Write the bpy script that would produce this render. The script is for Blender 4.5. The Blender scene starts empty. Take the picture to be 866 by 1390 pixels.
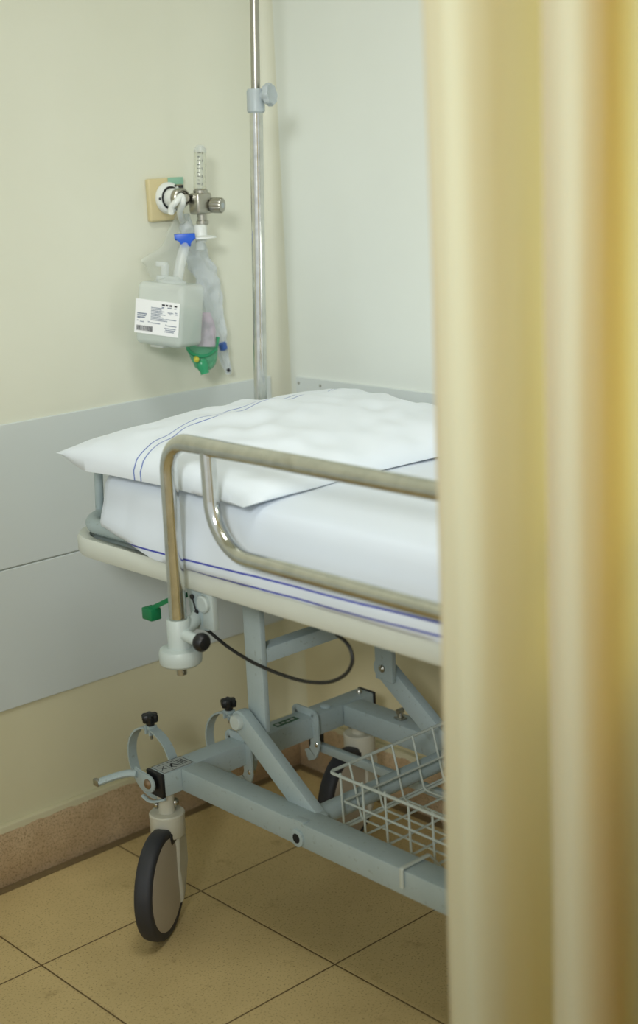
import bpy, bmesh, math, random
from mathutils import Vector, Matrix
random.seed(7)
SC = bpy.context.scene
COL = SC.collection
V = Vector
PI = math.pi

# ------------------------------------------------------------------ camera
FW, FH, FPX = 866.0, 1390.0, 1987.0
PPX, PPY = 433.0, 650.0                       # optical centre of the photograph
CAM = V((-1.368, -2.418, 1.40))
yaw, pitch, roll = math.radians(48.07), math.radians(12.87), math.radians(-2.70)
F_ = V((math.cos(pitch)*math.cos(yaw), math.cos(pitch)*math.sin(yaw), -math.sin(pitch)))
R_ = F_.cross(V((0, 0, 1))).normalized()
U_ = R_.cross(F_)
R2 = R_*math.cos(roll) + U_*math.sin(roll)
U2 = -R_*math.sin(roll) + U_*math.cos(roll)
cam_d = bpy.data.cameras.new('camera')
cam = bpy.data.objects.new('camera', cam_d); COL.objects.link(cam)
M3 = Matrix((R2, U2, -F_)).transposed()
cam.matrix_world = Matrix.Translation(CAM) @ M3.to_4x4()
cam_d.sensor_fit = 'VERTICAL'; cam_d.sensor_height = 36.0
cam_d.lens = FPX/FH*36.0
cam_d.shift_x = (FW/2-PPX)/FH*-1
cam_d.shift_y = (PPY-FH/2)/FH
cam_d.clip_start = 0.05
cam_d.dof.use_dof = True
cam_d.dof.focus_distance = 2.62
cam_d.dof.aperture_fstop = 2.4
SC.camera = cam

def ray(px, py): return R2*(px-PPX) - U2*(py-PPY) + F_*FPX
def at(px, py, axis, val):
    """the point of the plane axis=val that the photograph shows at this pixel (used for measuring)"""
    d = ray(px, py); i = 'xyz'.index(axis)
    return CAM + d*((val-CAM[i])/d[i])

# ------------------------------------------------------------------ materials
def lin(c):
    c = c/255.0
    return c/12.92 if c <= 0.04045 else ((c+0.055)/1.055)**2.4
def rgb(r, g, b): return (lin(r), lin(g), lin(b), 1.0)

class NT:
    def __init__(s, name):
        s.m = bpy.data.materials.new(name); s.m.use_nodes = True
        s.t = s.m.node_tree; s.n = s.t.nodes; s.l = s.t.links
        s.b = s.n['Principled BSDF']; s.out = s.n['Material Output']
    def node(s, typ, **kw):
        n = s.n.new(typ)
        for k, v in kw.items(): setattr(n, k, v)
        return n
    def link(s, a, b): s.l.new(a, b)
    def put(s, sock, v):
        if isinstance(v, bpy.types.NodeSocket): s.l.new(v, sock)
        else: sock.default_value = v
    def math(s, op, a, b=None, clamp=False):
        n = s.node('ShaderNodeMath', operation=op); n.use_clamp = clamp
        s.put(n.inputs[0], a)
        if b is not None: s.put(n.inputs[1], b)
        return n.outputs[0]
    def mix(s, f, a, b):
        n = s.node('ShaderNodeMix', data_type='RGBA')
        s.put(n.inputs[0], f); s.put(n.inputs[6], a); s.put(n.inputs[7], b)
        return n.outputs[2]
    def coord(s): return s.node('ShaderNodeTexCoord').outputs['Object']
    def noise(s, scale, detail=2.0, rough=0.5, vec=None):
        n = s.node('ShaderNodeTexNoise'); n.inputs['Scale'].default_value = scale
        n.inputs['Detail'].default_value = detail; n.inputs['Roughness'].default_value = rough
        s.link(vec if vec else s.coord(), n.inputs['Vector']); return n.outputs['Fac']
    def ramp(s, f, p0, p1):
        n = s.node('ShaderNodeMapRange'); n.inputs[1].default_value = p0; n.inputs[2].default_value = p1
        s.put(n.inputs[0], f); return n.outputs[0]
    def bump(s, h, strength, dist=0.01):
        n = s.node('ShaderNodeBump'); n.inputs['Strength'].default_value = strength
        n.inputs['Distance'].default_value = dist; s.link(h, n.inputs['Height']); s.link(n.outputs[0], s.b.inputs['Normal'])
    def set(s, **kw):
        for k, v in kw.items(): s.put(s.b.inputs[k.replace('_', ' ')], v)

def simple(name, col, rough=0.5, metal=0.0, var=0.06, scale=30.0, bump=0.0, spec=0.5):
    t = NT(name)
    f = t.noise(scale, 3.0)
    dark = tuple(c*(1-var) for c in col[:3])+(1,)
    lite = tuple(min(1, c*(1+var)) for c in col[:3])+(1,)
    t.set(Base_Color=t.mix(f, dark, lite), Roughness=rough, Metallic=metal)
    t.b.inputs['Specular IOR Level'].default_value = spec
    if bump: t.bump(f, bump, 0.002)
    return t.m

M = {}
def build_materials():
    # cream wall paint with faint blotches
    t = NT('wall_paint')
    f = t.noise(2.2, 4.0); g = t.noise(60.0, 2.0)
    c = t.mix(t.ramp(f, .35, .7), rgb(215, 216, 198), rgb(221, 222, 206))
    sp = t.node('ShaderNodeSeparateXYZ'); t.link(t.coord(), sp.inputs[0])
    c = t.mix(t.math('LESS_THAN', sp.outputs[2], .36), c, t.mix(t.ramp(f, .35, .7), rgb(214, 209, 176), rgb(222, 217, 186)))
    t.set(Base_Color=c, Roughness=0.55); t.bump(g, 0.08, 0.003); M['wall'] = t.m
    t = NT('wall_paint_pale')
    f = t.noise(2.0, 4.0); g = t.noise(60.0, 2.0)
    c = t.mix(t.ramp(f, .35, .7), rgb(220, 225, 218), rgb(226, 231, 226))
    sp = t.node('ShaderNodeSeparateXYZ'); t.link(t.coord(), sp.inputs[0])
    c = t.mix(t.math('LESS_THAN', sp.outputs[2], .36), c, t.mix(t.ramp(f, .35, .7), rgb(216, 206, 166), rgb(224, 214, 176)))
    t.set(Base_Color=c, Roughness=0.55); t.bump(g, 0.08, 0.003); M['wall_pale'] = t.m
    M['panel'] = simple('laminate_panel', rgb(208, 215, 213), 0.42, var=0.03, scale=3.0)
    M['seam'] = simple('panel_seam', rgb(120, 122, 108), 0.7)
    # stone skirting; ragged paint line along its top edge
    t = NT('skirting_stone')
    co = t.coord(); sp = t.node('ShaderNodeSeparateXYZ'); t.link(co, sp.inputs[0])
    f = t.noise(9.0, 6.0, 0.65); s2 = t.noise(260.0, 2.0)
    c = t.mix(t.ramp(f, .3, .7), rgb(188, 160, 124), rgb(224, 200, 166))
    c = t.mix(t.ramp(s2, .56, .66), c, rgb(168, 144, 110))
    c = t.mix(t.math('MULTIPLY', t.ramp(s2, .42, .34), .5), c, rgb(104, 78, 50))
    f3 = t.noise(5.0, 4.0)
    c = t.mix(t.math('MULTIPLY', t.ramp(f3, .58, .72), .5), c, rgb(150, 140, 122))
    wob = t.noise(26.0, 4.0, 0.6)
    edge = t.math('ADD', sp.outputs[2], t.math('MULTIPLY', t.math('SUBTRACT', wob, .5), .018))
    c = t.mix(t.math('GREATER_THAN', edge, .114), c, rgb(214, 208, 176))
    t.set(Base_Color=c, Roughness=0.5); t.bump(s2, 0.1, 0.002); M['skirt'] = t.m
    # floor tiles
    t = NT('floor_tiles')
    co = t.coord(); sp = t.node('ShaderNodeSeparateXYZ'); t.link(co, sp.inputs[0])
    dx = t.math('PINGPONG', t.math('SUBTRACT', sp.outputs[0], .166), .18)
    dy = t.math('PINGPONG', t.math('ADD', sp.outputs[1], .312), .19)
    d = t.math('MINIMUM', dx, dy)
    f = t.noise(3.0, 5.0, .6); s2 = t.noise(330.0, 2.0); s3 = t.noise(260.0, 2.0)
    c = t.mix(t.ramp(f, .3, .7), rgb(192, 169, 118), rgb(214, 190, 136))
    c = t.mix(t.math('MULTIPLY', t.ramp(s2, .56, .68), .5), c, rgb(208, 186, 140))
    c = t.mix(t.math('MULTIPLY', t.ramp(s3, .42, .33), .55), c, rgb(124, 98, 56))
    st = t.noise(14.0, 5.0, .7)
    c = t.mix(t.math('MULTIPLY', t.ramp(st, .6, .75), .45), c, rgb(120, 88, 44))
    c = t.mix(t.ramp(d, .0022, .0011), c, rgb(96, 74, 40))
    t.set(Base_Color=c, Roughness=t.ramp(f, -1.0, 1.4)); t.bump(t.ramp(d, 0.0, .004), .25, .002)
    t.b.inputs['Roughness'].default_value = .5; M['floor'] = t.m
    M['strip'] = simple('floor_edge_strip', rgb(122, 104, 72), .6, var=.25, scale=80)
    M['ceiling'] = simple('ceiling_paint', rgb(225, 224, 205), .8)
    # bed paint
    t = NT('grey_green_enamel')
    f = t.noise(7.0, 5.0, .6); s = t.noise(120, 3.0)
    c = t.mix(t.ramp(f, .3, .7), rgb(158, 173, 174), rgb(170, 184, 186))
    c = t.mix(t.math('MULTIPLY', t.ramp(s, .64, .72), .35), c, rgb(110, 110, 96))
    t.set(Base_Color=c, Roughness=.36); M['enamel'] = t.m
    M['enamel_light'] = simple('pale_enamel', rgb(182, 192, 188), .38, var=.05, scale=40)
    M['rim'] = simple('cream_moulding', rgb(206, 210, 200), .42, var=.05, scale=16)
    # chrome, slightly worn
    t = NT('chrome_tube')
    f = t.noise(40, 4.0, .6); g = t.noise(9, 5.0, .7)
    c = t.mix(t.ramp(f, .3, .75), rgb(200, 202, 198), rgb(226, 227, 222))
    c = t.mix(t.math('MULTIPLY', t.ramp(g, .62, .74), .3), c, rgb(156, 146, 128))
    t.set(Base_Color=c, Metallic=1.0, Roughness=t.ramp(f, -.2, 5.2)); M['chrome'] = t.m
    M['steel'] = simple('polished_steel', rgb(190, 188, 180), .2, 1.0)
    M['nickel'] = simple('satin_nickel', rgb(176, 174, 164), .32, 1.0)
    M['rubber'] = simple('dark_rubber', rgb(46, 47, 52), .55, var=.15)
    M['black'] = simple('black_plastic', rgb(20, 20, 22), .4)
    M['hole'] = simple('dark_hole', rgb(14, 13, 12), .9)
    M['cover'] = simple('beige_wheel_cover', rgb(182, 172, 156), .42, var=.03)
    M['fork'] = simple('cream_caster_housing', rgb(198, 196, 180), .36, var=.04)
    M['green'] = simple('green_plastic', rgb(12, 110, 66), .4)
    M['sticker'] = simple('grey_sticker', rgb(172, 178, 174), .4)
    M['ink'] = simple('dark_ink', rgb(44, 46, 52), .6)
    M['ink_blue'] = simple('grey_blue_ink', rgb(130, 140, 158), .6)
    M['green_ink'] = simple('dark_green_label', rgb(50, 92, 66), .5)
    M['white_pl'] = simple('white_plastic', rgb(222, 226, 222), .35, var=.02)
    M['grey_pl'] = simple('pale_grey_plastic', rgb(172, 182, 186), .38, var=.02)
    M['beige_pl'] = simple('beige_wall_box', rgb(205, 192, 148), .45, var=.03)
    M['teal'] = simple('pale_teal_sticker', rgb(140, 186, 162), .5)
    M['blue_pl'] = simple('blue_plastic', rgb(12, 84, 200), .35)
    M['paper'] = simple('white_label_paper', rgb(236, 238, 240), .5, var=.02)
    M['wire'] = simple('pale_coated_wire', rgb(186, 194, 186), .4)
    M['cable'] = simple('black_cable', rgb(34, 34, 32), .5)
    M['foam'] = simple('mattress_cover', rgb(206, 212, 208), .7)
    # white linen
    def linen(name, a, b, stripe=None):
        t = NT(name)
        co = t.coord(); f = t.noise(5.0, 4.0); w = t.noise(700.0, 1.0)
        c = t.mix(f, a, b)
        if stripe == 'sheet':
            sp = t.node('ShaderNodeSeparateXYZ'); t.link(co, sp.inputs[0])
            zz = t.math('ADD', sp.outputs[2], t.math('MULTIPLY', sp.outputs[1], .022))
            d1 = t.math('ABSOLUTE', t.math('SUBTRACT', zz, .7415))
            d2 = t.math('ABSOLUTE', t.math('SUBTRACT', zz, .7235))
            d = t.math('MINIMUM', d1, d2)
            k = t.math('MULTIPLY', t.ramp(d, .0020, .0012), t.math('LESS_THAN', sp.outputs[0], .06))
            c = t.mix(k, c, rgb(52, 64, 168))
        if stripe == 'pillow':
            uv = t.node('ShaderNodeUVMap').outputs[0]
            sp = t.node('ShaderNodeSeparateXYZ'); t.link(uv, sp.inputs[0])
            wv = t.math('MULTIPLY', t.math('SINE', t.math('MULTIPLY', sp.outputs[0], 9.0)), .006)
            vv = t.math('ADD', t.math('ADD', sp.outputs[1], wv), t.math('MULTIPLY', sp.outputs[0], .22))
            d1 = t.math('ABSOLUTE', t.math('SUBTRACT', vv, .435))
            d2 = t.math('ABSOLUTE', t.math('SUBTRACT', vv, .400))
            d = t.math('MINIMUM', d1, d2)
            c = t.mix(t.ramp(d, .0036, .0020), c, rgb(84, 108, 180))
        t.set(Base_Color=c, Roughness=.85); t.b.inputs['Specular IOR Level'].default_value = .2
        t.b.inputs['Sheen Weight'].default_value = .15
        t.bump(w, .06, .001)
        return t.m
    M['sheet'] = linen('white_sheet_cotton', rgb(213, 222, 232), rgb(220, 228, 238), 'sheet')
    M['pillow'] = linen('white_pillow_cotton', rgb(216, 224, 231), rgb(224, 231, 238), 'pillow')
    # curtain: thin yellow cloth that lets light through
    t = NT('yellow_curtain_cloth')
    f = t.noise(3.0, 3.0); w = t.noise(500.0, 1.0)
    c = t.mix(f, rgb(226, 240, 219), rgb(232, 246, 227))
    t.set(Base_Color=c, Roughness=.8); t.b.inputs['Specular IOR Level'].default_value = .25
    t.b.inputs['Sheen Weight'].default_value = .25
    t.bump(w, .05, .001)
    tr = t.node('ShaderNodeBsdfTranslucent'); t.put(tr.inputs[0], rgb(246, 204, 88))
    mx = t.node('ShaderNodeMixShader'); mx.inputs[0].default_value = .45
    t.link(t.b.outputs[0], mx.inputs[1]); t.link(tr.outputs[0], mx.inputs[2]); t.link(mx.outputs[0], t.out.inputs[0])
    M['curtain'] = t.m
    # clear and cloudy plastics
    def film(name, col, clear, rough=.12, tint=(1, 1, 1, 1)):
        t = NT(name); f = t.noise(35.0, 3.0)
        t.set(Base_Color=t.mix(f, col, tuple(min(1, x*1.05) for x in col[:3])+(1,)), Roughness=rough)
        tp = t.node('ShaderNodeBsdfTransparent'); tp.inputs[0].default_value = tint
        mx = t.node('ShaderNodeMixShader'); mx.inputs[0].default_value = clear
        t.link(t.b.outputs[0], mx.inputs[1]); t.link(tp.outputs[0], mx.inputs[2]); t.link(mx.outputs[0], t.out.inputs[0])
        return t.m
    M['bag'] = film('clear_bag_film', rgb(220, 228, 236), .58, .06)
    M['bag_side'] = film('clear_bag_film_thin', rgb(222, 226, 216), .68, .12)
    M['bottle'] = film('cloudy_bottle_plastic', rgb(226, 231, 229), .56, .15, (.98, 1.0, .99, 1))
    M['water'] = film('bottle_water', rgb(206, 216, 210), .66, .08, (.95, .985, .965, 1))
    M['tube'] = film('clear_tube_plastic', rgb(222, 228, 228), .62, .1)
    M['gauge'] = film('clear_gauge_tube', rgb(206, 210, 190), .6, .06)
    M['mask'] = film('clear_green_mask', rgb(96, 178, 140), .45, .12, (.75, .95, .85, 1))
    M['mask_green'] = film('green_mask_plastic', rgb(58, 164, 116), .25, .2, (.6, .9, .75, 1))
    M['pink'] = film('pale_lilac_film', rgb(206, 190, 206), .4, .2)
build_materials()

# ------------------------------------------------------------------ mesh helpers
class MB:
    def __init__(s): s.bm = bmesh.new(); s.mats = []; s.cur = 0
    def mat(s, m):
        if m not in s.mats: s.mats.append(m)
        s.cur = s.mats.index(m); return s
    def face(s, vs):
        try:
            f = s.bm.faces.new(vs); f.material_index = s.cur; return f
        except ValueError: return None
    def box(s, lo, hi, bev=0.0, seg=2, mtx=None):
        lo, hi = V(lo), V(hi); c = (lo+hi)/2; d = hi-lo
        r = bmesh.ops.create_cube(s.bm, size=1.0)
        vs = r['verts']
        bmesh.ops.scale(s.bm, vec=d, verts=vs)
        fs = set(f for v in vs for f in v.link_faces)
        if bev > 0:
            es = list(set(e for v in vs for e in v.link_edges))
            q = bmesh.ops.bevel(s.bm, geom=es, offset=min(bev, min(abs(x) for x in d)*.49), segments=seg, profile=.5, affect='EDGES')
            vs = list(set(q['verts']) | set(v for v in vs if v.is_valid))
            allv = set(vs); fs = set(f for v in vs for f in v.link_faces)
            vs = list(set(v for f in fs for v in f.verts))
        for f in fs: f.material_index = s.cur
        m = Matrix.Translation(c)
        if mtx: m = mtx @ m
        bmesh.ops.transform(s.bm, matrix=m, verts=vs)
        return s
    def rings(s, rings, caps=True, closed=False):
        R = [[s.bm.verts.new(p) for p in r] for r in rings]; n = len(R[0])
        N = len(R)
        for i in range(N if closed else N-1):
            a, b = R[i], R[(i+1) % N]
            for j in range(n): s.face((a[j], a[(j+1) % n], b[(j+1) % n], b[j]))
        if caps and not closed:
            s.face(list(reversed(R[0]))); s.face(R[-1])
        return s
    def sweep(s, path, prof, closed=False, up=None, caps=True):
        """prof: list of (a,b) in the (side, up) frame of the path"""
        P = [V(p) for p in path]; n = len(P); T = []
        for i in range(n):
            if closed: t = P[(i+1) % n]-P[i-1]
            elif i == 0: t = P[1]-P[0]
            elif i == n-1: t = P[-1]-P[-2]
            else: t = (P[i+1]-P[i]).normalized()+(P[i]-P[i-1]).normalized()
            T.append(t.normalized())
        rings = []
        if up is None:
            ref = V((0, 0, 1)) if abs(T[0].z) < .9 else V((1, 0, 0))
            nrm = (ref - T[0]*ref.dot(T[0])).normalized()
        for i in range(n):
            if up is not None:
                u = V(up); u = (u-T[i]*u.dot(T[i])).normalized()
            else:
                if i > 0:
                    q = T[i-1].rotation_difference(T[i]); nrm = (q @ nrm); nrm = (nrm-T[i]*nrm.dot(T[i])).normalized()
                u = nrm
            sd = T[i].cross(u)
            rings.append([P[i]+sd*a+u*b for a, b in prof])
        return s.rings(rings, caps, closed)
    def tube(s, path, r, n=14, closed=False, caps=True):
        return s.sweep(path, [(r*math.cos(2*PI*k/n), r*math.sin(2*PI*k/n)) for k in range(n)], closed, None, caps)
    def lathe(s, prof, origin, axis=(0, 0, 1), n=28, ref=None):
        """prof: list of (radius, height along axis)"""
        ax = V(axis).normalized(); rf = V(ref) if ref else (V((1, 0, 0)) if abs(ax.x) < .9 else V((0, 1, 0)))
        u = (rf-ax*rf.dot(ax)).normalized(); w = ax.cross(u); o = V(origin)
        rings = [[o+ax*h+(u*math.cos(2*PI*k/n)+w*math.sin(2*PI*k/n))*max(r, 1e-5) for k in range(n)] for r, h in prof]
        return s.rings(rings, True)
    def cyl(s, a, b, r, n=20, bev=0.0):
        a, b = V(a), V(b); L = (b-a).length
        if bev: pr = [(r-bev, 0), (r, bev), (r, L-bev), (r-bev, L)]
        else: pr = [(r, 0), (r, L)]
        return s.lathe(pr, a, b-a, n)
    def prism(s, pts, w0, w1, frame, bev=0.0, seg=2):
        """pts in (u,v); extruded along w between w0 and w1; frame=(origin,U,Vv,W)"""
        o, U, Vv, W = [V(x) for x in frame]
        n0 = len(s.bm.verts)
        A = [s.bm.verts.new(o+U*u+Vv*v+W*w0) for u, v in pts]
        B = [s.bm.verts.new(o+U*u+Vv*v+W*w1) for u, v in pts]
        fs = [s.face(list(reversed(A))), s.face(B)]; n = len(pts)
        for i in range(n): fs.append(s.face((A[i], A[(i+1) % n], B[(i+1) % n], B[i])))
        if bev:
            es = [e for f in (fs[0], fs[1]) for e in f.edges]
            r = bmesh.ops.bevel(s.bm, geom=es, offset=bev, segments=seg, profile=.5, affect='EDGES')
            for f in r['faces']: f.material_index = s.cur
        return s
    def build(s, name, mat=None, parent=None, smooth=35, base=None):
        if mat is not None and not s.mats: s.mats = [mat]
        bmesh.ops.recalc_face_normals(s.bm, faces=s.bm.faces[:])
        off = V(base) if base is not None else (wbase(parent) if parent else V((0, 0, 0)))
        if off.length: bmesh.ops.translate(s.bm, vec=-off, verts=s.bm.verts[:])
        me = bpy.data.meshes.new(name); s.bm.to_mesh(me); s.bm.free()
        for m in s.mats: me.materials.append(m)
        if smooth:
            for p in me.polygons: p.use_smooth = True
            me.set_sharp_from_angle(angle=math.radians(smooth))
        o = bpy.data.objects.new(name, me); COL.objects.link(o)
        if parent: o.parent = parent
        elif base is not None: o.location = off
        return o
def wbase(o):
    v = V(o.location)
    while o.parent: o = o.parent; v += V(o.location)
    return v
def empty(name, loc, label, cat, group=None):
    o = bpy.data.objects.new(name, None); COL.objects.link(o); o.location = loc; o.empty_display_size = .05
    return tag(o, label, cat, group)
def tag(o, label=None, cat=None, group=None, kind=None):
    if label: o['label'] = label
    if cat: o['category'] = cat
    if group: o['group'] = group
    if kind: o['kind'] = kind
    return o
def lab(o, t): o['label'] = t; return o
def fillet(pts, rad, seg=8, closed=False):
    P = [V(p) for p in pts]; n = len(P); out = []
    for i in range(n):
        if not closed and i in (0, n-1): out.append(P[i]); continue
        a, b, c = P[i-1], P[i], P[(i+1) % n]
        r = rad[i] if isinstance(rad, (list, tuple)) else rad
        if r <= 0: out.append(b); continue
        d1 = (a-b).normalized(); d2 = (c-b).normalized(); ang = d1.angle(d2)
        t = r/math.tan(ang/2); ctr = b+(d1+d2).normalized()*(r/math.sin(ang/2))
        p0, p1 = b+d1*t-ctr, b+d2*t-ctr; tot = p0.angle(p1); ax = p0.cross(p1).normalized()
        for k in range(seg+1): out.append(ctr+Matrix.Rotation(tot*k/seg, 3, ax) @ p0)
    return out
def spline(pts, sub=8):
    P = [V(p) for p in pts]; out = []
    for i in range(len(P)-1):
        p0 = P[max(i-1, 0)]; p1 = P[i]; p2 = P[i+1]; p3 = P[min(i+2, len(P)-1)]
        for k in range(sub):
            t = k/sub
            out.append(.5*((2*p1)+(p2-p0)*t+(2*p0-5*p1+4*p2-p3)*t*t+(3*p1-p0-3*p2+p3)*t**3))
    out.append(P[-1]); return out
def circle2(r, n=12): return [(r*math.cos(2*PI*k/n), r*math.sin(2*PI*k/n)) for k in range(n)]
def rect2(a0, a1, b0, b1): return [(a0, b0), (a1, b0), (a1, b1), (a0, b1)]

# ------------------------------------------------------------------ the room
XC = .705            # right wall plane
def room():
    m = MB(); m.box((-4.0, -5.0, -.05), (XC+.1, .1, 0)); tag(m.build('floor', M['floor'], smooth=0), kind='structure')
    m = MB(); m.box((-4.0, -5.0, 2.95), (XC+.1, .1, 3.0)); tag(m.build('ceiling', M['ceiling'], smooth=0), kind='structure')
    r = .035
    m = MB(); m.box((-4.0, 0, 0), (XC+.1, .1, 2.95))
    # rounded plaster corner belongs to the left wall
    arc = [(XC-r+r*math.sin(a), -r+r*math.cos(a)) for a in [PI/2*k/10 for k in range(11)]]
    pts = [V((x, y, 0)) for x, y in arc]
    for i in range(10):
        a, b = arc[i], arc[i+1]
        m.face([m.bm.verts.new(p) for p in ((a[0], a[1], 0), (b[0], b[1], 0), (b[0], b[1], 2.95), (a[0], a[1], 2.95))])
    tag(m.build('wall_left', M['wall'], smooth=30), kind='structure')
    m = MB(); m.box((XC, -5.0, 0), (XC+.1, 0, 2.95)); tag(m.build('wall_right', M['wall_pale'], smooth=0), kind='structure')
    # skirtings
    m = MB(); m.box((-4.0, -.014, 0), (XC-.012, .002, .126), .003); tag(m.build('baseboard_left', M['skirt']), kind='structure')
    m = MB(); m.box((XC-.014, -5.0, 0), (XC+.002, -.014, .126), .003); tag(m.build('baseboard_right', M['skirt']), kind='structure')
    m = MB(); m.box((-4.0, -.034, -.001), (XC-.014, -.014, .002)); tag(m.build('trim_1', M['strip']), kind='structure')
    m = MB(); m.box((XC-.034, -5.0, -.001), (XC-.014, -.034, .002)); tag(m.build('trim_2', M['strip']), kind='structure')
    # laminate wall boards
    def board(n, lo, hi, screws, ax):
        m = MB(); m.box(lo, hi, .0012, 1); o = tag(m.build(n, M['panel']), kind='structure')
        for p in screws:
            s = MB(); s.lathe([(.003, 0), (.003, .0012), (.001, .002)], p, ax, 10); s.build('screw', M['nickel'], o)
    ys = -.006
    board('trim_3', (-4.0, ys, .636), (.672, .001, .913), [(.655, ys, .899), (.655, ys, .70), (-.25, ys, .899)], (0, -1, 0))
    board('trim_4', (-4.0, ys, .356), (.672, .001, .6335), [(.655, ys, .60), (.655, ys, .38)], (0, -1, 0))
    xs = XC-.006
    board('trim_5', (xs, -4.6, .636), (XC+.001, -.056, .913), [(xs, -.066, .899), (xs, -.135, .899), (xs, -.6, .899)], (-1, 0, 0))
    board('trim_6', (xs, -4.6, .356), (XC+.001, -.056, .6335), [(xs, -.066, .38)], (-1, 0, 0))
room()

# ------------------------------------------------------------------ hospital bed
CX = .319
bed = empty('hospital_bed', (CX, -1.2, 0), 'wheeled hospital bed with grey-green steel frame and chrome side rail', 'bed')
EN = M['enamel']

def make_caster():
    """steering head at the origin in plan; wheel trails towards -u"""
    # local frame: u = direction from wheel centre to steering axis, stored along +X; rotated by the object
    hx = -.058          # wheel centre
    m = MB().mat(M['fork'])
    # round head, with the leg of the housing running down in front of the wheel
    m.lathe([(.030, .172), (.0325, .176), (.0325, .208), (.0330, .2085), (.0330, .2145), (.031, .2165), (.016, .2165)], (0, 0, 0), n=36)
    prof = [(-.012, .18), (.030, .185), (.0325, .15), (.0325, .105), (.029, .080), (.020, .058), (.006, .040), (-.004, .034), (-.010, .055), (-.012, .11)]
    m.prism(prof, -.0225, .0225, ((0, 0, 0), (1, 0, 0), (0, 0, 1), (0, -1, 0)), .009, 4)
    m.lathe([(.0155, .214), (.0155, .258)], (0, 0, 0), n=24)
    # drop the half flange lip
    o = m.build('caster', None, None)
    t = MB()
    R0 = .1; w = .0165
    pr = [(.078, -w+.003), (.090, -w), (.0955, -w+.001), (.0985, -w+.004), (R0, -.006), (R0, .006), (.0985, w-.004), (.0955, w-.001), (.090, w), (.078, w-.003)]
    n = 56
    rings = [[V((hx+r*math.cos(2*PI*k/n), h, .1+r*math.sin(2*PI*k/n))) for r, h in pr] for k in range(n)]
    t.rings(rings, False, True)
    a = t.build('tyre', M['rubber'], o)
    t = MB(); t.lathe([(.02, -w-.0015), (.07, -w-.001), (.0835, -w+.001), (.0845, -w+.003), (.0845, w-.003), (.0835, w-.001), (.07, w+.001), (.02, w+.0015)], (hx, 0, .1), (0, 1, 0), 48)
    t.build('wheel_cover', M['cover'], o)
    t = MB(); t.lathe([(.009, 0), (.009, .003), (.0065, .0065), (.003, .008)], (.006, -.0145, .233), (.25, -1, 0), 14)
    t.lathe([(.009, 0), (.009, .003), (.0065, .0065), (.003, .008)], (-.006, .0145, .233), (-.25, 1, 0), 14)
    t.build('bolt', M['steel'], o)
    t = MB(); t.mat(M['black']).box((-.0335, -.0185, .164), (-.006, .0185, .186), .002)
    t.build('tyre_slot', M['black'], o)
    return o
CA = (.066, -.356)
c0 = make_caster(); c0.parent = bed
def place_caster(o, x, y, ang):
    o.location = (x-CX, y+1.2, 0); o.rotation_euler = (0, 0, math.radians(ang))
def dup_child(src, parent):
    c = src.copy(); COL.objects.link(c); c.parent = parent
    for ch in src.children:
        d = ch.copy(); COL.objects.link(d); d.parent = c
    return c
place_caster(c0, CA[0]+.003, CA[1], 34)
c1 = dup_child(c0, bed); place_caster(c1, .562, CA[1], 17)
c2 = dup_child(c0, bed); place_caster(c2, CA[0], -1.87, 30)
c3 = dup_child(c0, bed); place_caster(c3, .572, -1.87, 38)

def P(name, m, mat=None, parent=bed, smooth=35): return m.build(name, mat, parent, smooth)

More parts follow.
